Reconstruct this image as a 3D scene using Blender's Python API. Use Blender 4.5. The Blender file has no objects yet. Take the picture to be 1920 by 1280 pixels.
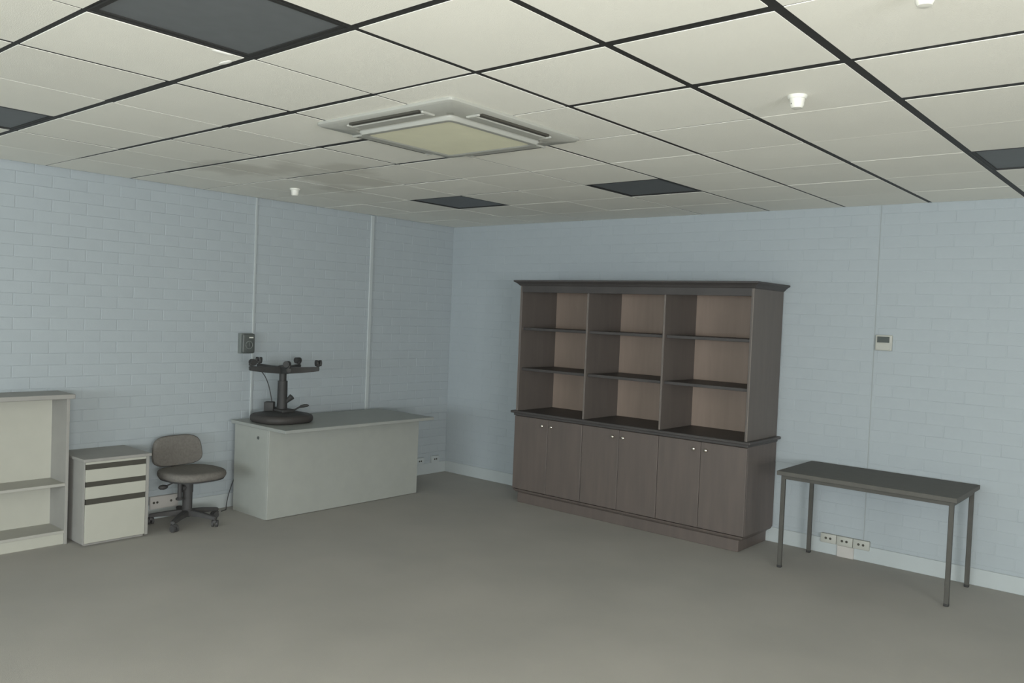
import bpy, bmesh, math, random
from mathutils import Matrix, Vector
random.seed(7)
S = bpy.context.scene
COL = S.collection
PI = math.pi

# ------------------------------------------------------------------ camera
H = 2.666                       # ceiling height
CAM = Vector((6.412, -6.482, 1.741))
FPX = 1559.2                    # focal length in pixels of a 1920 wide frame
YAW, PITCH, ROLL = map(math.radians, (-40.397, -1.823, 2.316))
fw = Vector((math.sin(YAW) * math.cos(PITCH), math.cos(YAW) * math.cos(PITCH), math.sin(PITCH)))
rt0 = Vector((math.cos(YAW), -math.sin(YAW), 0)); up0 = rt0.cross(fw)
rt = rt0 * math.cos(ROLL) + up0 * math.sin(ROLL)
up = up0 * math.cos(ROLL) - rt0 * math.sin(ROLL)
cd = bpy.data.cameras.new('camera'); cam = bpy.data.objects.new('camera', cd); COL.objects.link(cam)
cd.sensor_width = 36; cd.lens = FPX * 36 / 1920; cd.clip_start = .05
M = Matrix((rt, up, -fw)).transposed().to_4x4(); M.translation = CAM; cam.matrix_world = M
S.camera = cam

# ------------------------------------------------------------------ world, lights, exposure
S.view_settings.view_transform = 'Standard'; S.view_settings.look = 'None'
S.view_settings.gamma = 1; S.view_settings.use_curve_mapping = False
S.view_settings.exposure = 0.06
S.cycles.use_denoising = True
S.cycles.max_bounces = 8; S.cycles.diffuse_bounces = 5
W = bpy.data.worlds.new('world'); S.world = W; W.use_nodes = True
W.node_tree.nodes['Background'].inputs[0].default_value = (.72, .84, 1, 1)
W.node_tree.nodes['Background'].inputs[1].default_value = 0.6

def area(name, loc, target, sx, sy, power, color):
    l = bpy.data.lights.new(name, 'AREA'); l.shape = 'RECTANGLE'; l.size = sx; l.size_y = sy
    l.energy = power; l.color = color
    o = bpy.data.objects.new(name, l); COL.objects.link(o); o.location = loc
    o.rotation_euler = (Vector(target) - Vector(loc)).to_track_quat('-Z', 'Y').to_euler()
    return o
RX, FY = 12.0, -13.6             # right wall x, wall behind the photographer y
# daylight outside the two windows of the walls behind the photographer
area('daylight_front', (6.0, FY - .25, 1.55), (6.0, 0, 1.5), 8.0, 1.7, 540, (.86, .95, 1.0))
area('daylight_right', (RX + .25, -8.4, 1.5), (0, -8.4, 1.4), 4.0, 1.9, 600, (.96, .97, .97))
# the phone's own flash beside the lens
fl = bpy.data.lights.new('phone_flash', 'POINT'); fl.energy = 175; fl.color = (1.0, .975, .89); fl.shadow_soft_size = .03
fo = bpy.data.objects.new('phone_flash', fl); COL.objects.link(fo); fo.location = CAM + rt * .015 + up * .03

# ------------------------------------------------------------------ materials
def mat(name, col, rough=.6, var=.06, scale=6, col2=None, bump=0, bscale=60, metal=0, spec=.5, detail=4, perobj=0, stretch=None):
    m = bpy.data.materials.new(name); m.use_nodes = True
    nt = m.node_tree; N = nt.nodes; L = nt.links; b = N['Principled BSDF']
    b.inputs['Roughness'].default_value = rough; b.inputs['Metallic'].default_value = metal
    b.inputs['Specular IOR Level'].default_value = spec
    tc = N.new('ShaderNodeTexCoord'); mp = N.new('ShaderNodeMapping')
    L.new(tc.outputs['Object'], mp.inputs[0])
    if stretch: mp.inputs['Scale'].default_value = stretch
    nz = N.new('ShaderNodeTexNoise'); nz.inputs['Scale'].default_value = scale; nz.inputs['Detail'].default_value = detail
    L.new(mp.outputs[0], nz.inputs['Vector'])
    rp = N.new('ShaderNodeValToRGB'); rp.color_ramp.elements[0].position = .3; rp.color_ramp.elements[1].position = .7
    c2 = col2 or tuple(min(1, c * (1 + var)) for c in col)
    c1 = tuple(c * (1 - var) for c in col)
    rp.color_ramp.elements[0].color = (*c1, 1); rp.color_ramp.elements[1].color = (*c2, 1)
    L.new(nz.outputs['Fac'], rp.inputs[0]); out = rp.outputs[0]
    if perobj:
        oi = N.new('ShaderNodeObjectInfo'); mr = N.new('ShaderNodeMapRange')
        mr.inputs['To Min'].default_value = 1 - perobj; mr.inputs['To Max'].default_value = 1 + perobj
        L.new(oi.outputs['Random'], mr.inputs[0])
        hs = N.new('ShaderNodeHueSaturation'); L.new(mr.outputs[0], hs.inputs['Value']); L.new(out, hs.inputs['Color']); out = hs.outputs[0]
    L.new(out, b.inputs['Base Color'])
    if bump:
        n2 = N.new('ShaderNodeTexNoise'); n2.inputs['Scale'].default_value = bscale; n2.inputs['Detail'].default_value = 3
        L.new(mp.outputs[0], n2.inputs['Vector'])
        bp = N.new('ShaderNodeBump'); bp.inputs['Strength'].default_value = bump; bp.inputs['Distance'].default_value = .004
        L.new(n2.outputs['Fac'], bp.inputs['Height']); L.new(bp.outputs[0], b.inputs['Normal'])
    return m

MT = dict(
    wall=mat('painted_brick', (.372, .414, .436), .6, .02, 3, spec=.3, bump=.2, bscale=90, perobj=.004),
    plain=mat('painted_wall', (.372, .414, .436), .6, .02, 3),
    skirt=mat('skirting_paint', (.425, .465, .47), .5, .02, 5),
    tile=None,
    tee=mat('black_grid_bar', (.018, .018, .017), .6, .1, 20),
    carpet=mat('carpet', (.405, .395, .367), .95, .06, 1.3, col2=(.43, .415, .385), bump=.5, bscale=420, spec=.1, detail=8),
    wood=mat('dark_wood', (.112, .094, .084), .5, .07, 3.2, col2=(.128, .104, .092), bump=.02, bscale=40, stretch=(6, 6, .7), detail=6),
    wood_in=mat('brown_wood_interior_lit', (.265, .205, .165), .6, .06, 3.2, stretch=(6, 6, .7), detail=6),  # back panel lightened to carry the light falling into the bays
    wood_side=mat('brown_wood_side', (.122, .106, .095), .5, .07, 3.2, stretch=(6, 6, .7), detail=6),
    wood_edge=mat('pale_edge_strip', (.20, .175, .155), .4, .1, 8),  # paler tone for the narrow strips along the front edges
    wood_dark=mat('dark_wood_moulding', (.060, .055, .053), .5, .1, 6),
    brass=mat('bright_metal', (.75, .70, .62), .18, .03, 10, metal=1),
    lam=mat('grey_laminate', (.345, .36, .332), .5, .03, 9),
    lam_top=mat('grey_laminate_top', (.31, .325, .305), .45, .03, 9),
    lam_dark=mat('taupe_shaded_laminate', (.30, .295, .275), .55, .04, 9),  # taupe; shade on pedestal and bookcase sides is part of this colour
    cream=mat('cream_laminate', (.435, .435, .38), .5, .02, 9),
    shelfw=mat('cream_shelf_board', (.38, .375, .34), .5, .03, 9),
    slot=mat('dark_recess', (.055, .052, .042), .6, .1, 12),
    fabric=mat('taupe_fabric', (.17, .16, .145), .95, .10, 60, bump=.4, bscale=300, spec=.15),
    plastic=mat('black_plastic', (.042, .042, .041), .55, .1, 15, spec=.3),
    plastic2=mat('dark_grey_plastic', (.090, .088, .084), .55, .1, 15),
    plastic3=mat('charcoal_plastic', (.065, .064, .064), .6, .1, 15, spec=.3),
    vinyl=mat('black_vinyl', (.052, .048, .045), .55, .1, 20, spec=.3, bump=.1, bscale=80),
    steel=mat('dark_enamelled_steel', (.085, .083, .074), .55, .08, 12, spec=.3),
    tabletop=mat('dark_table_laminate', (.105, .102, .092), .6, .06, 18, spec=.25),
    greybox=mat('grey_switch_plastic', (.17, .19, .18), .45, .04, 12),
    greydark=mat('dark_switch_plastic', (.085, .095, .09), .45, .05, 12),
    white=mat('white_plastic', (.70, .70, .64), .45, .02, 12),
    ivory=mat('ivory_plastic', (.42, .425, .385), .5, .03, 12),
    pinkish=mat('pinkish_conduit_plastic', (.47, .455, .43), .5, .03, 12),
    acpan=mat('ac_panel_plastic', (.40, .405, .37), .5, .02, 9),
    acgrille=mat('yellowed_grille_plastic', (.80, .79, .60), .6, .03, 7),
    lcd=mat('lcd_glass', (.055, .065, .058), .25, .05, 10),
    diffuser=mat('grey_light_diffuser', (.125, .137, .147), .55, .05, 14),
    lightframe=mat('light_frame', (.02, .02, .02), .5, .05, 14),
    sealant=mat('grey_joint_sealant', (.30, .33, .33), .7, .04, 10),
    cable=mat('dark_cable', (.05, .05, .05), .5, .05, 10),
    chip=mat('white_gypsum_chip', (.9, .9, .86), .9, .02, 20),
    alu=mat('window_frame_paint', (.6, .6, .58), .4, .02, 10),
)

def ceiling_tile_material():
    m = mat('mineral_fibre_tile', (.86, .855, .79), .95, .02, 1.7, bump=.35, bscale=230, spec=.1, perobj=.03)
    nt = m.node_tree; N = nt.nodes; L = nt.links; b = N['Principled BSDF']
    src = b.inputs['Base Color'].links[0].from_socket
    # old water stains with a shape of their own, fixed in the room
    g = N.new('ShaderNodeNewGeometry'); nz = N.new('ShaderNodeTexNoise'); nz.inputs['Scale'].default_value = 3.2; nz.inputs['Detail'].default_value = 5
    L.new(g.outputs['Position'], nz.inputs['Vector'])
    acc = None
    for (sx, sy, rad) in ((1.22, -3.32, .30), (1.62, -3.22, .16), (1.55, -2.72, .30), (1.85, -2.95, .22), (1.15, -2.45, .2)):
        ds = N.new('ShaderNodeVectorMath'); ds.operation = 'DISTANCE'; L.new(g.outputs['Position'], ds.inputs[0]); ds.inputs[1].default_value = (sx, sy, H)
        m1 = N.new('ShaderNodeMath'); m1.operation = 'MULTIPLY_ADD'; m1.inputs[1].default_value = .55; L.new(nz.outputs['Fac'], m1.inputs[0]); L.new(ds.outputs['Value'], m1.inputs[2])
        mr = N.new('ShaderNodeMapRange'); mr.inputs['From Min'].default_value = rad + .20; mr.inputs['From Max'].default_value = rad + .34
        mr.inputs['To Min'].default_value = .42; mr.inputs['To Max'].default_value = 0; L.new(m1.outputs[0], mr.inputs[0])
        if acc is None: acc = mr.outputs[0]
        else:
            mm = N.new('ShaderNodeMath'); mm.operation = 'MAXIMUM'; L.new(acc, mm.inputs[0]); L.new(mr.outputs[0], mm.inputs[1]); acc = mm.outputs[0]
    mx = N.new('ShaderNodeMix'); mx.data_type = 'RGBA'; mx.blend_type = 'MIX'
    L.new(acc, mx.inputs['Factor']); L.new(src, mx.inputs['A']); mx.inputs['B'].default_value = (.50, .48, .42, 1)
    L.new(mx.outputs['Result'], b.inputs['Base Color'])
    return m
MT['tile'] = ceiling_tile_material()
def pane_material():
    m = bpy.data.materials.new('window_glass'); m.use_nodes = True; nt = m.node_tree; N = nt.nodes; L = nt.links
    N.remove(N['Principled BSDF']); t = N.new('ShaderNodeBsdfTransparent'); g = N.new('ShaderNodeBsdfGlossy'); g.inputs['Roughness'].default_value = .02
    mx = N.new('ShaderNodeMixShader'); mx.inputs[0].default_value = .06
    L.new(t.outputs[0], mx.inputs[1]); L.new(g.outputs[0], mx.inputs[2]); L.new(mx.outputs[0], N['Material Output'].inputs[0])
    return m
MT['pane'] = pane_material()

# ------------------------------------------------------------------ mesh helpers
def smooth(bm, ang=40):
    for f in bm.faces: f.smooth = True
    for e in bm.edges:
        if len(e.link_faces) == 2 and e.calc_face_angle(0) > math.radians(ang): e.smooth = False
def obj(name, bm, m, parent=None, xf=None, sm=False, loc=None):
    if xf is not None: bm.transform(xf)
    bmesh.ops.recalc_face_normals(bm, faces=bm.faces)
    if sm: smooth(bm)
    me = bpy.data.meshes.new(name); bm.to_mesh(me); bm.free(); me.materials.append(MT[m])
    o = bpy.data.objects.new(name, me); COL.objects.link(o); o.parent = parent
    if loc: o.location = loc
    return o
def inst(name, me, parent, loc, rot=(0, 0, 0)):
    o = bpy.data.objects.new(name, me); COL.objects.link(o); o.parent = parent; o.location = loc; o.rotation_euler = rot
    return o
def thing(name, label, cat, loc=(0, 0, 0), rz=0, group=None):
    o = bpy.data.objects.new(name, None); COL.objects.link(o); o.location = loc; o.rotation_euler = (0, 0, rz); o.empty_display_size = .1
    return tag(o, label, cat, group)
def tag(o, label, cat, group=None):
    o['label'] = label; o['category'] = cat
    if group: o['group'] = group
    return o
def struct(o, label=None):
    o['kind'] = 'structure'
    if label: o['label'] = label
    return o
def bx(bm, x0, x1, y0, y1, z0, z1, bev=0, seg=1):
    r = bmesh.ops.create_cube(bm, size=1)
    vs = r['verts']
    for v in vs:
        v.co = Vector((x0 + (v.co.x + .5) * (x1 - x0), y0 + (v.co.y + .5) * (y1 - y0), z0 + (v.co.z + .5) * (z1 - z0)))
    if bev:
        es = {e for v in vs for e in v.link_edges}
        bmesh.ops.bevel(bm, geom=list(es), offset=bev, segments=seg, affect='EDGES', profile=.5)
    return bm
def box(x0, x1, y0, y1, z0, z1, bev=0, seg=1): return bx(bmesh.new(), x0, x1, y0, y1, z0, z1, bev, seg)
def cyl(bm, a, b, r, r2=None, n=20, cap=True):
    a, b = Vector(a), Vector(b); d = b - a
    mx = Matrix.Translation((a + b) / 2) @ d.to_track_quat('Z', 'Y').to_matrix().to_4x4()
    bmesh.ops.create_cone(bm, cap_ends=cap, segments=n, radius1=r, radius2=r if r2 is None else r2, depth=d.length, matrix=mx)
    return bm
def tube(bm, pts, r, n=8):
    pts = [Vector(p) for p in pts]; rings = []
    for i, p in enumerate(pts):
        t = (pts[min(i + 1, len(pts) - 1)] - pts[max(i - 1, 0)]).normalized()
        q = t.to_track_quat('Z', 'Y')
        rings.append([bm.verts.new(p + q @ Vector((r * math.cos(2 * PI * k / n), r * math.sin(2 * PI * k / n), 0))) for k in range(n)])
    for a, b in zip(rings, rings[1:]):
        for k in range(n): bm.faces.new((a[k], a[(k + 1) % n], b[(k + 1) % n], b[k]))
    bm.faces.new(rings[0][::-1]); bm.faces.new(rings[-1])
    return bm
def lathe(bm, prof, n=28, c=(0, 0, 0)):
    rings = [[bm.verts.new(Vector(c) + Vector((r * math.cos(2 * PI * k / n), r * math.sin(2 * PI * k / n), z))) for k in range(n)] for r, z in prof]
    for a, b in zip(rings, rings[1:]):
        for k in range(n): bm.faces.new((a[k], a[(k + 1) % n], b[(k + 1) % n], b[k]))
    bm.faces.new(rings[0][::-1]); bm.faces.new(rings[-1])
    return bm
def loft(bm, rings):
    R = [[bm.verts.new(p) for p in ring] for ring in rings]
    n = len(R[0])
    for a, b in zip(R, R[1:]):
        for k in range(n): bm.faces.new((a[k], a[(k + 1) % n], b[(k + 1) % n], b[k]))
    bm.faces.new(R[0][::-1]); bm.faces.new(R[-1])
    return bm
def supel(a, b, e, n=40):
    out = []
    for k in range(n):
        t = 2 * PI * k / n; c, s = math.cos(t), math.sin(t)
        out.append((a * math.copysign(abs(c) ** (2 / e), c), b * math.copysign(abs(s) ** (2 / e), s)))
    return out
def proj(p):
    d = Vector(p) - CAM; z = d.dot(fw)
    if z < .1: return (-9999, -9999)
    return 960 + FPX * d.dot(rt) / z, 640 - FPX * d.dot(up) / z

# ------------------------------------------------------------------ room shell
T = .12
floor = struct(obj('floor', box(-T, RX + T, FY - T, T, -.08, 0), 'carpet'), 'grey brown carpet floor')

# brick walls: 230 x 76 mm bricks in running bond, painted over
BW, BH = .240, .0847
BD = .0024                      # depth of the joints
def brick_bm(bm, w, h, c=(0, 0, 0), along='y', jit=0):
    """a brick face lying in local (u, v) with its front at d=0; the body goes into the wall"""
    w2, h2 = w / 2 - .0035, h / 2 - .0014; ch = .0018 if along == 'y' else .0010
    P = []
    for (a, b, d) in ((w2, h2, BD + .012), (w2, h2, ch), (w2 - ch, h2 - ch * .8, 0)):
        P.append([(-a, -b, d), (a, -b, d), (a, b, d), (-a, b, d)])
    rings = []
    for ring in P:
        rr = []
        for u, v, d in ring:
            if along == 'y': rr.append(Vector(c) + Vector((-d + jit, u, v)))      # faces +x
            else: rr.append(Vector(c) + Vector((u, d - jit, v)))                  # faces -y
        rings.append(rr)
    R = [[bm.verts.new(p) for p in ring] for ring in rings]
    for a, b in zip(R, R[1:]):
        for k in range(4): bm.faces.new((a[k], a[(k + 1) % 4], b[(k + 1) % 4], b[k]))
    bm.faces.new(R[-1])
hidden_boxes = [(962, 520, 1478, 1010), (440, 790, 790, 975), (-10, 740, 130, 1040), (130, 830, 280, 1025), (1460, 880, 1830, 920)]
def brick_wall(wall, along, length, cuts, off):
    rnd = random.Random(11 if along == 'y' else 23)
    items = []
    for r in range(32):
        z0 = H + .02 - (r + 1) * BH; z1 = z0 + BH
        if z1 <= .02: break
        s = off + (BW / 2 if r % 2 else 0)
        a = s - 2 * BW
        while a < length:
            lo, hi = max(a, 0), min(a + BW, length)
            segs = [(lo, hi)]
            for c0, c1 in cuts:
                ns = []
                for p, q in segs:
                    if q <= c0 or p >= c1: ns.append((p, q)); continue
                    if p < c0 - .012: ns.append((p, c0))
                    if q > c1 + .012: ns.append((c1, q))
                segs = ns
            for p, q in segs:
                if q - p > .02: items.append((p, q, max(z0, 0), z1))
            a += BW
    scored = []
    for it in items:
        p, q, z0, z1 = it; u = (p + q) / 2; z = (z0 + z1) / 2
        c = (0, -u, z) if along == 'y' else (u, 0, z)
        x, y = proj(c)
        vis = 6 < x < 1914 and 0 < y < 1280 and not any(b[0] < x < b[2] and b[1] < y < b[3] for b in hidden_boxes)
        full = (q - p) > .2
        d = (Vector(c) - CAM).length
        scored.append((0 if vis else 1, 0 if full else 1, d, it, c))
    scored.sort(key=lambda t: (t[0], t[1], t[2]))
    cache = {}
    rest = bmesh.new()
    for n, (nv, nf, d, it, c) in enumerate(scored):
        p, q, z0, z1 = it; w, h = round(q - p, 3), round(z1 - z0, 3); jit = rnd.uniform(-.0006, .0006)
        if n < 300 and nv == 0:
            if (w, h) not in cache:
                b = bmesh.new(); brick_bm(b, w, h, along=along); bmesh.ops.recalc_face_normals(b, faces=b.faces)
                me = bpy.data.meshes.new('brick'); b.to_mesh(me); b.free(); me.materials.append(MT['wall']); cache[(w, h)] = me
            loc = (c[0] + jit, c[1], c[2]) if along == 'y' else (c[0], c[1] - jit, c[2])
            rot = (0, 0, rnd.uniform(-.004, .004))
            inst('brick', cache[(w, h)], wall, loc, rot)
        else:
            brick_bm(rest, w, h, c, along, jit)
    o = obj('brick_remainder', rest, 'wall', wall); o['kind'] = 'stuff'
wall_left = struct(obj('wall_left', box(-T, -BD, FY - T, T, 0, H + .06), 'wall'), 'pale blue painted brick wall with conduits')
wall_back = struct(obj('wall_back', box(-T + .01, RX + T, .0014, T, 0, H + .06), 'wall'), 'pale blue painted brick wall behind the dark wall unit')
brick_wall(wall_left, 'y', -FY, [], .125)
brick_wall(wall_back, 'x', RX, [(4.440, 4.452)], .03)

# window walls behind the photographer
def wall_with_opening(name, axis, at_, a0, a1, w0, w1, z0, z1):
    bm = bmesh.new()
    def put(p, q, lo, hi):
        if axis == 'x': bx(bm, at_, at_ + T, p, q, lo, hi)
        else: bx(bm, p, q, at_ - T, at_, lo, hi)
    put(a0, w0, 0, H + .06); put(w1, a1, 0, H + .06); put(w0, w1, 0, z0); put(w0, w1, z1, H + .06)
    return struct(obj(name, bm, 'plain'))
wall_right = wall_with_opening('wall_right', 'x', RX, FY - T, T, -10.4, -6.4, .55, 2.45)
wall_front = wall_with_opening('wall_front', 'y', FY, -T, RX + T, 2.0, 10.0, .7, 2.4)
def window(name, axis, at_, w0, w1, z0, z1, n):
    fr = bmesh.new(); t = .05
    def put(bm, p, q, lo, hi, d0, d1):
        if axis == 'x': bx(bm, at_ + d0, at_ + d1, p, q, lo, hi)
        else: bx(bm, p, q, at_ - d1, at_ - d0, lo, hi)
    put(fr, w0, w1, z0, z0 + t, .03, .09); put(fr, w0, w1, z1 - t, z1, .03, .09)
    put(fr, w0, w0 + t, z0, z1, .03, .09); put(fr, w1 - t, w1, z0, z1, .03, .09)
    o = struct(obj(name, fr, 'alu'))
    step = (w1 - w0) / n
    for k in range(n):
        b = bmesh.new(); put(b, w0 + k * step + .02, w0 + (k + 1) * step - .02, z0 + t, z1 - t, .056, .062); obj('pane', b, 'pane', o)
        if k:
            b = bmesh.new(); put(b, w0 + k * step - t / 2, w0 + k * step + t / 2, z0 + t, z1 - t, .03, .09); obj('mullion', b, 'alu', o)
window('window_1', 'y', FY, 2.0, 10.0, .7, 2.4, 4)
window('window_2', 'x', RX, -10.4, -6.4, .55, 2.45, 3)

# skirting boards
struct(obj('baseboard_left', box(0, .014, FY, 0, 0, .118, .003), 'skirt'), 'pale skirting along the conduit wall')
struct(obj('baseboard_back', box(.014, RX, -.014, 0, 0, .118, .003), 'skirt'), 'pale skirting behind wall unit and table')
struct(obj('baseboard_right', box(RX - .014, RX, FY, -.014, 0, .118), 'skirt'))
struct(obj('baseboard_front', box(.014, RX - .014, FY, FY + .014, 0, .118), 'skirt'))
# conduits painted with the wall
struct(obj('trim_1', box(0, .012, -2.446, -2.428, .118, H, .002), 'skirt'), 'thin painted conduit above the grey switch box')
struct(obj('trim_3', box(4.4425, 4.4495, .0004, .02, .118, H), 'sealant'), 'vertical sealed joint in the wall beside the controller')
struct(obj('trim_2', box(0, .018, -1.165, -1.125, .118, H - .004, .004), 'skirt'), 'painted conduit behind the desk near the corner')

# ------------------------------------------------------------------ ceiling grid, 600 mm tiles
GX, GY, G = 3.5795, -5.337, .6
IX = range(-6, 15); JY = range(-14, 10)
rest_tiles = bmesh.new()
ceiling = struct(obj('ceiling', box(-T, RX + T, FY - T, T, H + .03, H + .1), 'tee'), 'suspended tile ceiling')
GAP = dict(f=.005, t=.012, m=.022, k=.034, x=.046)
XL = {}   # lines of constant y: (j, i) covers tile column i
def setx(j, **kw):
    for k, v in kw.items():
        for i in v: XL[(j, i)] = GAP[k]
setx(0, m=[-2, -1, 0, 1], t=[-3, -4, 2])
setx(1, k=[-5, -4, -3, -1, 1, 2], x=[-2, 0])
for i, v in {-6: 't', -5: 'm', -4: 'k', -3: 'k', -2: 'x', -1: 'k', 0: 'm', 1: 'k', 2: 'x', 3: 'f'}.items(): XL[(2, i)] = GAP[v]
for i, v in {-6: 'm', -5: 'k', -4: 'k', -3: 'k', -2: 'x', -1: 'x', 0: 't', 1: 'k', 2: 'x', 3: 'k', 4: 'm'}.items(): XL[(3, i)] = GAP[v]
for i, v in {-6: 't', -5: 't', -4: 'm', -3: 'm', -2: 'k', -1: 'k', 0: 't', 1: 't', 2: 'f', 3: 'x'}.items(): XL[(4, i)] = GAP[v]
for i, v in {-5: 'f', -4: 'f', -3: 'm', -2: 'f', 0: 'f', 1: 't', 2: 'f', 3: 'f'}.items(): XL[(5, i)] = GAP[v]
for i, v in {-3: 'm', -5: 't', 0: 'f', 1: 'f', 2: 'f'}.items(): XL[(6, i)] = GAP[v]
YL = {}   # lines of constant x: (i, j) covers tile row j
for j in range(-9, 10):
    YL[(4, j)] = GAP['m']; YL[(3, j)] = .036; YL[(2, j)] = .030; YL[(1, j)] = .026 if j < 5 else .02
    YL[(0, j)] = GAP['m'] if j >= 3 else GAP['t']; YL[(-1, j)] = GAP['m'] if j < 4 else GAP['t']
    YL[(-2, j)] = {1: .008, 2: .010, 3: .022}.get(j, .006); YL[(-3, j)] = {1: .008, 2: .020}.get(j, .006)
    YL[(-4, j)] = {0: .03, 1: .022}.get(j, .010); YL[(-5, j)] = .008; YL[(-6, j)] = .024
YL[(0, 0)] = GAP['k']; YL[(1, 0)] = GAP['k']; XL[(7, -1)] = .02
LIGHTS = {(0, 0), (-4, 0), (-1, 6), (-4, 6), (3, 6)}
rc = random.Random(5)
for i in IX:
    for j in JY:
        x0, x1 = GX + i * G, GX + (i + 1) * G; y0, y1 = GY + j * G, GY + (j + 1) * G
        x0 = max(x0, 0); x1 = min(x1, RX); y0 = max(y0, FY); y1 = min(y1, 0)
        if x1 - x0 < .05 or y1 - y0 < .05 or (i, j) in LIGHTS: continue
        gl, gr = YL.get((i, j), .008) / 2, YL.get((i + 1, j), .008) / 2
        gn, gf = XL.get((j, i), .007) / 2, XL.get((j + 1, i), .007) / 2
        if y1 == 0: gf = .004
        if x0 == 0: gl = .014
        if i > 7 or j < -6:       # far outside the picture
            bx(rest_tiles, x0 + .006, x1 - .006, y0 + .006, y1 - .006, H, H + .016); continue
        jit = rc.uniform(-.0004, .0006)
        w, h = x1 - gr - x0 - gl, y1 - gf - y0 - gn
        b = box(-w / 2, w / 2, -h / 2, h / 2, 0, .016, .0006)
        o = obj('ceiling_tile', b, 'tile', ceiling, loc=((x0 + gl + x1 - gr) / 2, (y0 + gn + y1 - gf) / 2, H + jit))
        o.rotation_euler = (rc.uniform(-.0009, .0009), rc.uniform(-.0009, .0009), 0)
        if (i, j) == (-1, 0):   # two chips knocked out of this tile's corner
            for (cx, cy, sx, sy) in ((w / 2 - .012, h / 2 - .085, .014, .045), (w / 2 - .115, h / 2 - .010, .045, .014)):
                cb = bmesh.new(); bmesh.ops.create_icosphere(cb, subdivisions=2, radius=1)
                for v in cb.verts: v.co = Vector((cx + v.co.x * sx, cy + v.co.y * sy, .0005 + v.co.z * .004))
                obj('chipped_corner', cb, 'chip', o)
rt_ = obj('ceiling_tile_remainder', rest_tiles, 'tile', ceiling); rt_['kind'] = 'stuff'
for i in range(-5, 15):
    x = GX + i * G
    obj('main_tee', box(x - .026, x + .026, FY, 0, H + .0016, H + .031), 'tee', ceiling)
for j in range(-13, 9):
    y = GY + j * G
    obj('cross_tee', box(0, RX, y - .026, y + .026, H + .0019, H + .0305), 'tee', ceiling)
obj('wall_angle', box(0, .03, FY, 0, H + .0016, H + .031), 'tee', ceiling)

# unlit recessed light panels
LAB = {(0, 0): 'unlit grey ceiling light panel bordered by a tile with chipped white corner',
       (-4, 0): 'unlit grey ceiling light panel above the low cream bookcase wall',
       (-1, 6): 'unlit dark ceiling light panel above the dark wooden wall unit',
       (-4, 6): 'unlit dark ceiling light panel by the room corner, near the desk wall',
       (3, 6): 'unlit grey ceiling light panel above the dark metal-legged table'}
for (i, j) in sorted(LIGHTS):
    x, y = GX + (i + .5) * G, GY + (j + .5) * G
    t = thing('ceiling_light', LAB[(i, j)], 'ceiling light', (x, y, H), 0, 'unlit ceiling light panels')
    a, b_ = .299, .292
    fr = bmesh.new()
    bx(fr, -a, a, -a, -b_, 0, .03); bx(fr, -a, a, b_, a, 0, .03); bx(fr, -a, -b_, -b_, b_, 0, .03); bx(fr, b_, a, -b_, b_, 0, .03)
    obj('light_frame', fr, 'lightframe', t)
    obj('diffuser', box(-b_, b_, -b_, b_, .006, .012), 'diffuser', t)

# ceiling cassette air conditioner
def air_conditioner():
    x0, x1, y0, y1 = 2.905, 3.86, -3.95, -2.995
    cx, cy = (x0 + x1) / 2, (y0 + y1) / 2; a = (x1 - x0) / 2
    t = thing('air_conditioner', 'square off-white cassette air conditioner with yellowed grille set in the ceiling', 'air conditioner', (cx, cy, H))
    bm = bmesh.new(); g = .285
    # outer panel: flat rim sloping down to a square inner edge
    def sq(r, z, e=14): return [(x, y, z) for x, y in supel(r, r, e, 64)]
    prof = [(a - .004, .002), (a, -.006), (a, -.014), (a - .012, -.022), (.375, -.032), (.345, -.034), (.335, -.026), (.332, .0)]
    R = [[bm.verts.new(p) for p in sq(r, z, 40)] for r, z in prof]
    for p, q in zip(R, R[1:]):
        for k in range(64): bm.faces.new((p[k], p[(k + 1) % 64], q[(k + 1) % 64], q[k]))
    obj('panel', bm, 'acpan', t, sm=True)
    # inner grille frame and grille
    bm = bmesh.new()
    prof = [(.331, -.002), (.331, -.040), (.322, -.052), (.300, -.054), (.288, -.048)]
    R = [[bm.verts.new(p) for p in sq(r, z, 24)] for r, z in prof]
    for p, q in zip(R, R[1:]):
        for k in range(64): bm.faces.new((p[k], p[(k + 1) % 64], q[(k + 1) % 64], q[k]))
    bm.faces.new(R[0])
    obj('grille_frame', bm, 'acpan', t, sm=True)
    gr = bmesh.new(); bx(gr, -.290, .290, -.290, .290, -.050, -.034)
    gp = obj('intake_grille', gr, 'acgrille', t)
    for k in range(4):
        rz = Matrix.Rotation(k * PI / 2, 4, 'Z')
        obj('air_outlet', box(-.245, .245, -.448, -.425, -.0345, -.006), 'slot', t, xf=rz)
        fl_ = obj('louvre', box(-.255, .255, -.421, -.366, -.039, -.030, .004), 'acpan', t, xf=rz)
        for s in (-1, 1):
            obj('louvre_end', box(s * .262 - .008, s * .262 + .008, -.446, -.366, -.0395, -.028, .004), 'acpan', fl_, xf=rz)
air_conditioner()

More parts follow.
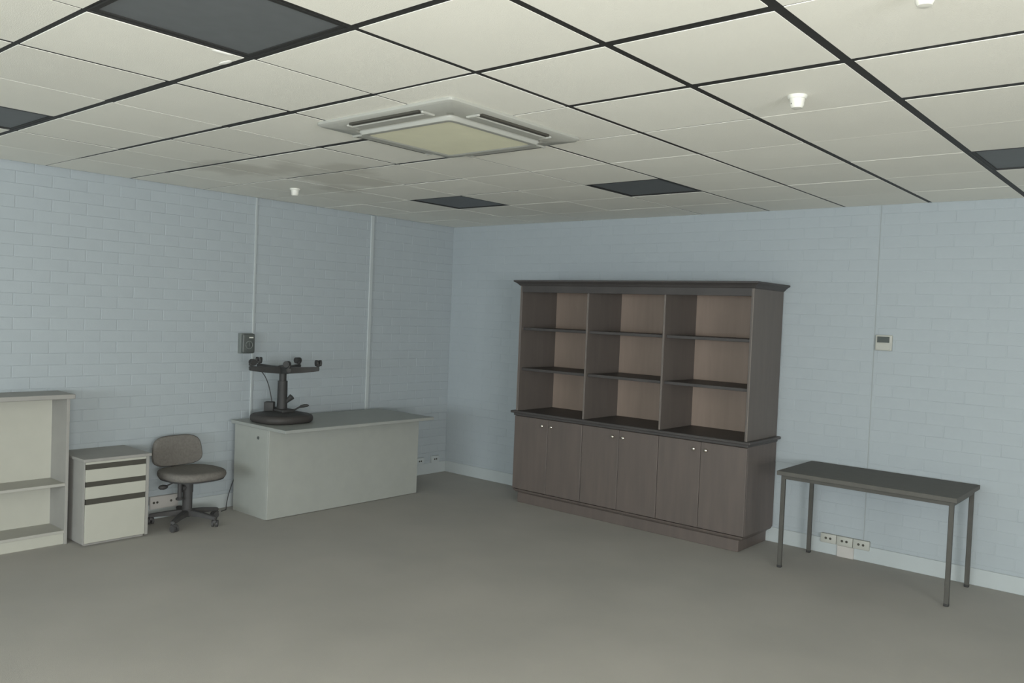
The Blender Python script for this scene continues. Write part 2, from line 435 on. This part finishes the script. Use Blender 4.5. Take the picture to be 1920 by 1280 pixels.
# detectors
def detector(x, y, label, r=.05, h=.062):
    t = thing('ceiling_detector', label, 'detector', (x, y, H), 0, 'white ceiling detectors')
    obj('detector_base', lathe(bmesh.new(), [(r * 1.12, .002), (r * 1.12, -.008), (r * .98, -.014)]), 'white', t, sm=True)
    obj('detector_head', lathe(bmesh.new(), [(r * .9, -.012), (r * .86, -.022), (r * .80, -.03), (r * .80, -h + .01), (r * .62, -h), (r * .2, -h - .002)]), 'white', t, sm=True)
    obj('indicator', lathe(bmesh.new(), [(.004, 0), (.004, -.004), (.002, -.005)], 10, (-.8 * r + .004 + .01, -.6 * r, -.032)), 'slot', t)
detector(5.07, -3.20, 'white cup-shaped ceiling detector, the one closest to the metal-legged table', .034, .050)
detector(.80, -2.60, 'small white ceiling detector by the conduit wall above the desk', .036, .055)
detector(5.76, -4.06, 'white ceiling detector, the one farthest from the dark wall unit', .030, .05)

# ------------------------------------------------------------------ dark wooden wall unit
def wall_unit():
    X0, X1, YF = 1.455, 3.737, -.56
    t = thing('wall_unit', 'large dark brown wooden wall unit with open shelves above six cupboard doors', 'wall unit', ((X0 + X1) / 2, -.29, 0))
    xf = Matrix.Translation((-(X0 + X1) / 2, .29, 0))
    def part(name, bm, m='wood', par=t, sm=False): return obj(name, bm, m, par, xf, sm)
    part('plinth', box(1.485, 3.690, -.525, -.015, 0, .092, .003))
    foot = bmesh.new()      # ogee moulding between plinth and body
    loft(foot, [[(X0 - .0 + d, YF + d, z), (X1 - d, YF + d, z), (X1 - d, -.015, z), (X0 + d, -.015, z)] for d, z in ((.045, .078), (.038, .092), (.018, .10), (.006, .112), (.0, .128))])
    part('base_moulding', foot)
    part('lower_carcass', box(X0 - .012, X1 + .004, YF + .022, -.015, .128, .815, .002))
    bay = [X0 + k * (X1 - X0) / 3 for k in range(4)]
    for k in range(3):
        mid = (bay[k] + bay[k + 1]) / 2
        for s in (-1, 1):
            a, b = (bay[k] - (.010 if k == 0 else -.002), mid - .0015) if s < 0 else (mid + .0015, bay[k + 1] + (.004 if k == 2 else -.002))
            d = part('cupboard_door', box(a, b, YF, YF + .02, .132, .808, .003))
            kx = mid + s * .052
            kb = bmesh.new(); lathe(kb, [(.006, 0), (.006, .012), (.013, .018), (.014, .024), (.010, .029), (.003, .031)], 16)
            kb.transform(Matrix.Translation((kx, YF, .748)) @ Matrix.Rotation(PI / 2, 4, 'X'))
            part('knob', kb, 'brass', d, True)
    ct = bmesh.new()
    bx(ct, X0 - .045, X1 + .038, YF - .028, -.012, .834, .858, .008, 3); bx(ct, X0 - .02, X1 + .012, YF - .008, -.013, .812, .836, .004)
    part('counter_ledge', ct, 'wood_dark')
    Z0, Z1 = .856, 2.02
    part('side_panel', box(X0, X0 + .022, YF, -.012, Z0, Z1, .0015), 'wood_side'); part('side_panel', box(X1 - .022, X1, YF, -.012, Z0, Z1, .0015), 'wood_side')
    for s, xx in ((0, X0), (1, X1 - .007)): part('edge_strip', box(xx + .001, xx + .006, YF - .003, YF, Z0, Z1), 'wood_edge')
    for k in (1, 2):
        dv = part('divider', box(bay[k] - .009, bay[k] + .009, YF + .004, -.03, Z0, Z1, .0015), 'wood_side')
        part('edge_strip', box(bay[k] - .003, bay[k] + .002, YF + .001, YF + .004, Z0, Z1), 'wood_edge', dv)
    part('back_panel', box(X0 + .02, X1 - .02, -.034, -.014, Z0, Z1), 'wood_in')
    for k in range(3):
        for z in (1.243, 1.618):
            part('shelf', box(bay[k] + (.022 if k == 0 else .011), bay[k + 1] - (.022 if k == 2 else .011), YF + .03, -.034, z - .012, z + .012, .002), 'wood_dark')
    part('top_panel', box(X0 + .02, X1 - .02, YF + .005, -.014, 1.975, 2.02))
    fr = part('top_band', box(X0 + .02, X1 - .02, YF - .002, YF + .016, 1.955, 2.02, .002), 'wood_dark')  # dark band across the bays below the cornice
    cn = bmesh.new()
    loft(cn, [[(X0 - d, YF - d, z), (X1 + d, YF - d, z), (X1 + d, -.012, z), (X0 - d, -.012, z)] for d, z in ((.0, 2.012), (.010, 2.020), (.020, 2.032), (.036, 2.044), (.046, 2.050), (.050, 2.053), (.050, 2.063), (.044, 2.066))])
    part('cornice', cn, 'wood_dark')
wall_unit()

# ------------------------------------------------------------------ desk
def desk():
    t = thing('desk', 'grey laminate desk with solid front panel carrying an upturned chair', 'desk', (.45, -1.83, 0))
    xf = Matrix.Translation((-.45, 1.83, 0))
    y0, y1, xb, xf_ = -2.65, -1.005, .12, .625
    obj('modesty_panel', box(xf_ - .022, xf_, y0, y1, .004, .735, .002), 'lam', t, xf)
    for ya, yb in ((y0, y0 + .025), (y1 - .025, y1)):
        obj('end_panel', box(xb, xf_ - .022, ya, yb, 0, .735, .002), 'lam', t, xf)
    obj('desk_top', box(.09, .875, y0 - .02, y1 - .045, .735, .762, .004, 2), 'lam_top', t, xf)
    dr = obj('drawer_unit', box(xb + .02, xf_ - .03, y0 + .03, y0 + .42, .45, .733, .002), 'lam', t, xf)
    lk = bmesh.new(); cyl(lk, (.475, y0 - .006, .655), (.475, y0 + .004, .655), .013, n=16)
    obj('lock', lk, 'greydark', t, xf, True)
desk()

# ------------------------------------------------------------------ drawer pedestal
def pedestal():
    xF, ya, yb, ht = .452, -4.005, -3.545, .618
    t = thing('drawer_pedestal', 'cream four-drawer pedestal cabinet with dark handle slots', 'drawer cabinet', (.23, -3.775, 0))
    xf = Matrix.Translation((-.23, 3.775, 0))
    bm = bmesh.new(); bx(bm, .02, xF - .02, ya, yb, .015, ht - .022, .002)
    bx(bm, .03, xF - .035, ya + .02, yb - .02, 0, .016)
    obj('carcass', bm, 'lam_dark', t, xf)  # darker than the drawer fronts, shade of the side painted in
    obj('pedestal_top', box(.01, xF + .012, ya - .012, yb + .012, ht - .022, ht, .004, 2), 'lam_dark', t, xf)
    obj('side_edge', box(xF - .02, xF - .002, yb - .022, yb, .015, ht - .022, .001), 'lam_dark', t, xf)
    obj('side_edge', box(xF - .02, xF - .002, ya, ya + .006, .015, ht - .022, .001), 'lam_dark', t, xf)
    for z0, z1 in ((.022, .294), (.334, .419), (.455, .541)):
        obj('drawer_front', box(xF - .02, xF, ya + .008, yb - .024, z0, z1, .002), 'cream', t, xf)
    obj('top_rail', box(xF - .02, xF - .001, ya + .008, yb - .024, .579, .596), 'cream', t, xf)
    for z0, z1 in ((.293, .335), (.418, .456), (.540, .580)):
        obj('handle_slot', box(xF - .02, xF - .005, ya + .012, yb - .026, z0, z1), 'slot', t, xf)
pedestal()

# ------------------------------------------------------------------ low open bookcase
def bookcase():
    y1, y0, D = -4.045, -5.25, .285
    t = thing('bookcase', 'low open cream bookcase with one middle shelf beside the drawer pedestal', 'bookcase', (.15, (y0 + y1) / 2, 0))
    xf = Matrix.Translation((-.15, -(y0 + y1) / 2, 0))
    for a, b in ((y0, y0 + .02), (y1 - .02, y1)): obj('side_panel', box(.018, D, a, b, 0, 1.03, .001), 'lam_dark', t, xf)  # shade of the inner sides put into the laminate colour
    obj('back_panel', box(.016, .026, y0 + .02, y1 - .02, .03, 1.03), 'cream', t, xf)
    obj('top_board', box(.016, D + .035, y0 - .02, y1 + .022, 1.03, 1.062, .003), 'lam_dark', t, xf)
    obj('shelf', box(.026, D - .004, y0 + .02, y1 - .02, .412, .432, .001), 'shelfw', t, xf)
    obj('bottom_shelf', box(.026, D - .002, y0 + .02, y1 - .02, .078, .098, .001), 'shelfw', t, xf)
    obj('kick_board', box(D - .03, D - .012, y0 + .02, y1 - .02, 0, .078, .001), 'cream', t, xf)
bookcase()

# ------------------------------------------------------------------ swivel chairs
def caster(par, M_, p, ang, mtl):
    bm = bmesh.new()
    c, s = math.cos(ang), math.sin(ang)
    ax = Vector((-s, c, 0))
    P = Vector(p)
    cyl(bm, P + Vector((0, 0, .052)), P + Vector((0, 0, .070)), .010, n=12)
    for k in (-1, 1):
        q = P + Vector((c * .014, s * .014, .026))
        cyl(bm, q + ax * (k * .006), q + ax * (k * .024), .026, n=20)
    hd = bmesh.new()
    bx(hd, -.018, .030, -.014, .014, .030, .056, .008, 2)
    hd.transform(Matrix.Translation(P) @ Matrix.Rotation(ang, 4, 'Z'))
    me = bpy.data.meshes.new('t'); hd.to_mesh(me); hd.free(); bm.from_mesh(me); bpy.data.meshes.remove(me)
    return obj('caster', bm, mtl, par, M_, True)
def star_base(t, M_, R, a0, hub_z, mtl, arm_w=.026, th=0):
    bm = bmesh.new(); lathe(bm, [(.030, hub_z - .035), (.042, hub_z - .03), (.044, hub_z + .02), (.032, hub_z + .032)], 24)
    obj('hub', bm, mtl, t, M_, True)
    for k in range(5):
        a = a0 + k * 2 * PI / 5
        ring = []
        for r, w, z0, z1 in ((.03, arm_w * 1.15, hub_z - .026, hub_z + .020 + th), (R * .55, arm_w, hub_z - .024, hub_z + .010 + th), (R * .92, arm_w * .85, hub_z - .030, hub_z - .004 + th), (R + .014, arm_w * .7, hub_z - .03, hub_z - .010 + th)):
            h = w / 1.0
            ring.append([Vector((r, -h, z0)), Vector((r, h, z0)), Vector((r, h * .75, z1)), Vector((r, -h * .75, z1))])
        b = bmesh.new(); loft(b, ring); bmesh.ops.bevel(b, geom=list(b.edges), offset=.004, segments=2, affect='EDGES')
        b.transform(Matrix.Rotation(a, 4, 'Z'))
        leg = obj('base_leg', b, mtl, t, M_, True)
        caster(leg, M_, (R * math.cos(a), R * math.sin(a), hub_z - .030 - .060), a + 1.1 + k, mtl)
def cushion(a, b, e, z0, z1, n=48, taper=.0, dish=.0):
    """upholstered pad: flat underside, rounded rim, gently domed top"""
    bm = bmesh.new(); h = z1 - z0
    rings = []
    for sc, z in ((.90, z0), (.965, z0 + h * .12), (.995, z0 + h * .35), (1.0, z0 + h * .55), (.985, z0 + h * .78), (.94, z0 + h * .93), (.84, z0 + h * .99), (.6, z1 - dish * .4), (.3, z1 - dish)):
        rings.append([Vector((x * sc * (1 - taper * y / b), y * sc, z)) for x, y in supel(a, b, e, n)])
    return loft(bm, rings)
def typist_chair():
    t = thing('typist_chair', 'armless typist chair with taupe fabric seat and low backrest, standing on carpet', 'chair', (.295, -3.155, 0), math.radians(3))
    I = Matrix.Identity(4)
    star_base(t, I, .262, math.radians(-53), .0915, 'plastic3')
    bm = bmesh.new(); cyl(bm, (0, 0, .11), (0, 0, .27), .037, n=24); cyl(bm, (0, 0, .25), (0, 0, .355), .041, n=24)
    obj('gas_column', bm, 'plastic3', t, None, True)
    D_ = Matrix.Translation((0, 0, -.035))
    obj('seat_mechanism', box(-.12, .09, -.055, .055, .372, .412, .008, 2), 'plastic3', t, D_, True)
    b = cushion(.235, .235, 2.7, .408, .472, taper=-.0, dish=.006); b.transform(Matrix.Translation((.055, 0, 0)))
    s = obj('seat', b, 'fabric', t, D_, True)
    sh = bmesh.new(); loft(sh, [[Vector((x * k, y * k, z)) for x, y in supel(.225, .225, 2.7, 40)] for k, z in ((.80, .398), (.97, .402), (1, .414))]); sh.transform(Matrix.Translation((.055, 0, 0)))
    obj('seat_shell', sh, 'plastic3', s, D_, True)
    # backrest: rounded trapezoid pad, wider below the middle, slightly curved
    bk = bmesh.new(); rings = []
    for sc, x in ((.93, -.030), (.985, -.022), (1, -.008), (.985, .010), (.94, .020), (.7, .026), (.3, .024)):
        ring = []
        for y, z in supel(.208, .122, 3.6, 56):
            ww = 1 + .07 * (-z / .122)
            yy = y * sc * ww; zz = z * sc
            ring.append(Vector((x + yy * yy * .55, yy, zz)))
        rings.append(ring)
    loft(bk, rings)
    bk.transform(Matrix.Translation((-.178, 0, .590)) @ Matrix.Rotation(math.radians(-7), 4, 'Y'))
    obj('backrest', bk, 'fabric', t, D_, True)
    br = bmesh.new()
    tube(br, [(-.09, 0, .392), (-.16, 0, .392), (-.205, 0, .41), (-.222, 0, .46), (-.215, 0, .55)], .016, 10)
    obj('backrest_bracket', br, 'plastic3', t, D_, True)
    lv = bmesh.new(); tube(lv, [(-.02, -.05, .388), (-.02, -.17, .350)], .006, 8)
    l = obj('height_lever', lv, 'plastic3', t, D_, True)
    kb = bmesh.new(); loft(kb, [[Vector((-.02 + r * math.cos(2 * PI * k / 16), yy, .345 + .75 * r * math.sin(2 * PI * k / 16))) for k in range(16)] for yy, r in ((-.158, .008), (-.17, .020), (-.195, .026), (-.218, .022), (-.23, .008))])
    obj('lever_knob', kb, 'plastic3', l, D_, True)
    st = bmesh.new(); cyl(st, (.03, -.085, .38), (.03, -.085, .25), .016, n=16)
    s2 = obj('tilt_stem', st, 'plastic3', t, D_, True)
    obj('tilt_mount', box(.0, .06, -.11, -.03, .375, .40, .006), 'plastic3', t, D_, True)
    kb = bmesh.new(); lathe(kb, [(.012, .236), (.027, .240), (.030, .248), (.020, .258), (.012, .268)], 16, (.03, -.085, 0))
    obj('tilt_knob', kb, 'plastic3', s2, D_, True)
    kn = bmesh.new(); cyl(kn, (.02, -.034, .325), (.02, -.062, .325), .018, n=16)
    obj('column_clamp', kn, 'plastic3', t, D_, True)
typist_chair()

def upturned_chair():
    # built upright, then turned over so that the seat rests on the desk
    t = thing('upturned_chair', 'black swivel chair turned upside down on the grey desk, casters in the air', 'chair', (.40, -2.385, .762))
    hs = .535
    F = Matrix.Translation((0, 0, hs)) @ Matrix.Rotation(PI, 4, 'X')       # local z -> hs - z
    ang = math.radians(-40.4)                                               # photographed side: measured from the view's right
    # arm angles: the flip mirrors y
    star_base(t, F, .285, -(math.radians(40.4) + math.radians(6)), .094, 'plastic', .027, .014)
    bm = bmesh.new(); cyl(bm, (0, 0, .11), (0, 0, .20), .030, n=24); cyl(bm, (0, 0, .19), (0, 0, .44), .040, .043, n=24)
    obj('gas_column', bm, 'plastic', t, F, True)
    kb = bmesh.new(); uv = Vector((math.cos(math.radians(40.4)), math.sin(math.radians(40.4)), 0))
    cyl(kb, uv * .03 + Vector((0, 0, .165)), uv * .082 + Vector((0, 0, .215)), .014, .026, n=14); obj('column_knob', kb, 'plastic', t, None, True)
    b = cushion(.235, .245, 2.6, .468, hs, dish=.0); b.transform(Matrix.Rotation(-ang * 0, 4, 'Z'))
    obj('seat', b, 'vinyl', t, F, True)
    sh = bmesh.new(); loft(sh, [[Vector((x * k, y * k, z)) for x, y in supel(.20, .20, 2.6, 40)] for k, z in ((.45, .444), (.72, .452), (1, .472))])
    obj('seat_shell', sh, 'plastic', t, F, True)
    obj('seat_mechanism', box(-.14, .10, -.06, .06, .424, .458, .008, 2), 'plastic', t, F, True)
    # bracket stub for the missing backrest
    uu = Vector((math.cos(math.radians(40.4)), math.sin(math.radians(40.4)), 0))
    bb = box(-.040, .040, -.035, .035, .085, .165, .008, 2)
    bb.transform(Matrix.Translation(uu * -.105) @ Matrix.Rotation(math.radians(40.4), 4, 'Z'))
    bx(bb, -.10, 0, -.02, .02, .068, .092)
    obj('backrest_bracket', bb, 'plastic', t, None, True)
    # lever with a flat paddle knob, towards the view's right
    d = Vector((math.cos(math.radians(-42)), math.sin(math.radians(-42)), 0))
    lv = bmesh.new(); tube(lv, [d * .05 + Vector((0, 0, .44)), d * .11 + Vector((0, 0, .43)), d * .15 + Vector((0, 0, .405))], .007, 8)
    l = obj('height_lever', lv, 'plastic', t, F, True)
    n_ = d.cross(Vector((0, 0, 1)))
    kb = bmesh.new(); loft(kb, [[d * rr + n_ * (w * math.cos(2 * PI * k / 16)) + Vector((0, 0, zz + .6 * w * math.sin(2 * PI * k / 16))) for k in range(16)] for rr, zz, w in ((.14, .409, .008), (.155, .402, .018), (.185, .395, .024), (.21, .392, .020), (.225, .391, .008))])
    obj('lever_knob', kb, 'plastic', l, F, True)
    # thin curved rod from a base arm down to the bracket
    u = Vector((math.cos(math.radians(40.4)), math.sin(math.radians(40.4)), 0))   # view's right, on the desk
    p0, p1, p2, p3 = u * -.20 + Vector((0, 0, .43)), u * -.135 + Vector((0, 0, .385)), u * -.105 + Vector((0, 0, .28)), u * -.085 + Vector((0, 0, .15))
    pts = [p0 * (1 - s) ** 3 + p1 * (3 * s * (1 - s) ** 2) + p2 * (3 * s * s * (1 - s)) + p3 * s ** 3 for s in [k / 16 for k in range(17)]]
    obj('release_cable', tube(bmesh.new(), pts, .004, 8), 'plastic', t, None, True)
upturned_chair()

# ------------------------------------------------------------------ table
def table():
    x0, x1, y0, y1, z = 4.035, 5.205, -.695, -.03, .702
    t = thing('table', 'narrow dark-topped table on four slim dark steel legs', 'table', ((x0 + x1) / 2, (y0 + y1) / 2, 0))
    xf = Matrix.Translation((-(x0 + x1) / 2, -(y0 + y1) / 2, 0))
    obj('table_top', box(x0, x1, y0, y1, z - .030, z, .002), 'tabletop', t, xf)
    w = .028
    lx, ly = (x0 + .022, x1 - .022 - w), (y0 + .03, y1 - .05 - w)
    f = bmesh.new()
    for yy in ly: bx(f, lx[0] + .003, lx[1] + w - .003, yy + .002, yy + w - .002, z - .058, z - .030)
    for xx in lx: bx(f, xx + .002, xx + w - .002, ly[0] + w, ly[1], z - .058, z - .030)
    obj('frame', f, 'steel', t, xf)
    for xx in lx:
        for yy in ly:
            g = obj('leg', box(xx, xx + w, yy, yy + w, .012, z - .03, .003), 'steel', t, xf)
            obj('foot_cap', box(xx - .001, xx + w + .001, yy - .001, yy + w + .001, 0, .02, .003), 'plastic', g, xf)
table()

# ------------------------------------------------------------------ wall fittings
def switch_box():
    y0, y1, z0, z1 = -2.575, -2.455, 1.318, 1.492
    t = thing('switch_box', 'grey isolator switch box mounted on the painted brick wall', 'switch box', (0, (y0 + y1) / 2, z0))
    xf = Matrix.Translation((0, -(y0 + y1) / 2, -z0))
    obj('back_box', box(-.002, .045, y0, y1, z0, z1, .004, 2), 'greybox', t, xf, True)
    cv = obj('cover', box(.045, .078, y0 + .003, y1, z0 + .004, z1 - .004, .012, 3), 'greydark', t, xf, True)
    r = bmesh.new(); c = Vector((.078, y0 + .062, z0 + .075))
    tube(r, [c + Vector((0, .032 * math.cos(2 * PI * k / 24), .032 * math.sin(2 * PI * k / 24))) for k in range(25)], .004, 6)
    obj('dial_ring', r, 'greybox', t, xf, True)
    obj('dial_handle', box(.078, .092, y0 + .054, y0 + .070, z0 + .05, z0 + .10, .004), 'greydark', t, xf, True)
    obj('name_tag', box(.0775, .0792, y0 + .060, y0 + .100, z1 - .040, z1 - .030), 'white', t, xf)
switch_box()
def thermostat():
    x0, x1, z0, z1 = 4.458, 4.576, 1.588, 1.704
    t = thing('thermostat', 'small ivory wall controller with dark display beside the wall joint', 'controller', ((x0 + x1) / 2, 0, z0))
    xf = Matrix.Translation((-(x0 + x1) / 2, 0, -z0))
    obj('housing', box(x0, x1, -.020, .002, z0, z1, .006, 3), 'ivory', t, xf, True)
    obj('display', box(x0 + .014, x1 - .018, -.0225, -.018, z0 + .060, z1 - .012, .001), 'lcd', t, xf)
    obj('flap', box(x0 + .006, x1 - .006, -.0215, -.018, z0 + .008, z0 + .055, .002), 'ivory', t, xf)
thermostat()
def socket(wall, u, z, w, h, label, holes, prot=.028, group=None, m='ivory'):
    """wall 'b': on the back wall at x=u; wall 'l': on the left wall at y=u"""
    t = thing('wall_socket', label, 'socket', (u, 0, z) if wall == 'b' else (0, u, z), 0 if wall == 'b' else PI / 2, group)
    obj('socket_plate', box(-w / 2, w / 2, -prot, .002, -h / 2, h / 2, .004, 2), m, t, None, True)
    for px in holes:
        bm = bmesh.new(); cyl(bm, (px, -prot - .0015, .002), (px, -prot + .004, .002), .0095, n=14)
        obj('outlet_hole', bm, 'slot', t, None, True)
sl = ['ivory wall socket under the table, end one by the wall unit', 'ivory wall socket under the table, middle of the row of three', 'ivory wall socket under the table, end one away from the wall unit']
for k in range(3):
    socket('b', 4.194 + k * .122, .122 - k * 0, .119, .070, sl[k], (-.018, .016), .03, 'sockets under the table')
tag(obj('conduit_cover', box(4.262, 4.386, -.030, -.0135, 0, .0865, .003), 'pinkish'), 'pale pinkish conduit cover on the skirting below the middle socket', 'conduit cover')
socket('l', -.170, .152, .115, .075, 'white wall socket on the skirting beside the room corner', (-.015, .012), .026, 'sockets on the desk wall', 'skirt')
socket('l', -.395, .150, .115, .075, 'white wall socket half hidden behind the desk end', (-.015, .012), .026, 'sockets on the desk wall', 'skirt')
socket('l', -3.205, .132, .235, .10, 'long ivory double socket on the skirting behind the typist chair', (-.088, -.060, .055), .03, None, 'pinkish')

pts = []
for k in range(13):
    s = k / 12
    pts.append((.05 + .05 * s, -2.60 - .10 * s - .02 * math.sin(s * PI), .25 * (1 - s) ** 1.3 + .004))
tag(obj('power_cable', tube(bmesh.new(), pts + [(.13, -2.76, .004)], .004, 6), 'cable', None, None, True), 'thin dark cable dropping to the carpet at the desk end', 'cable')
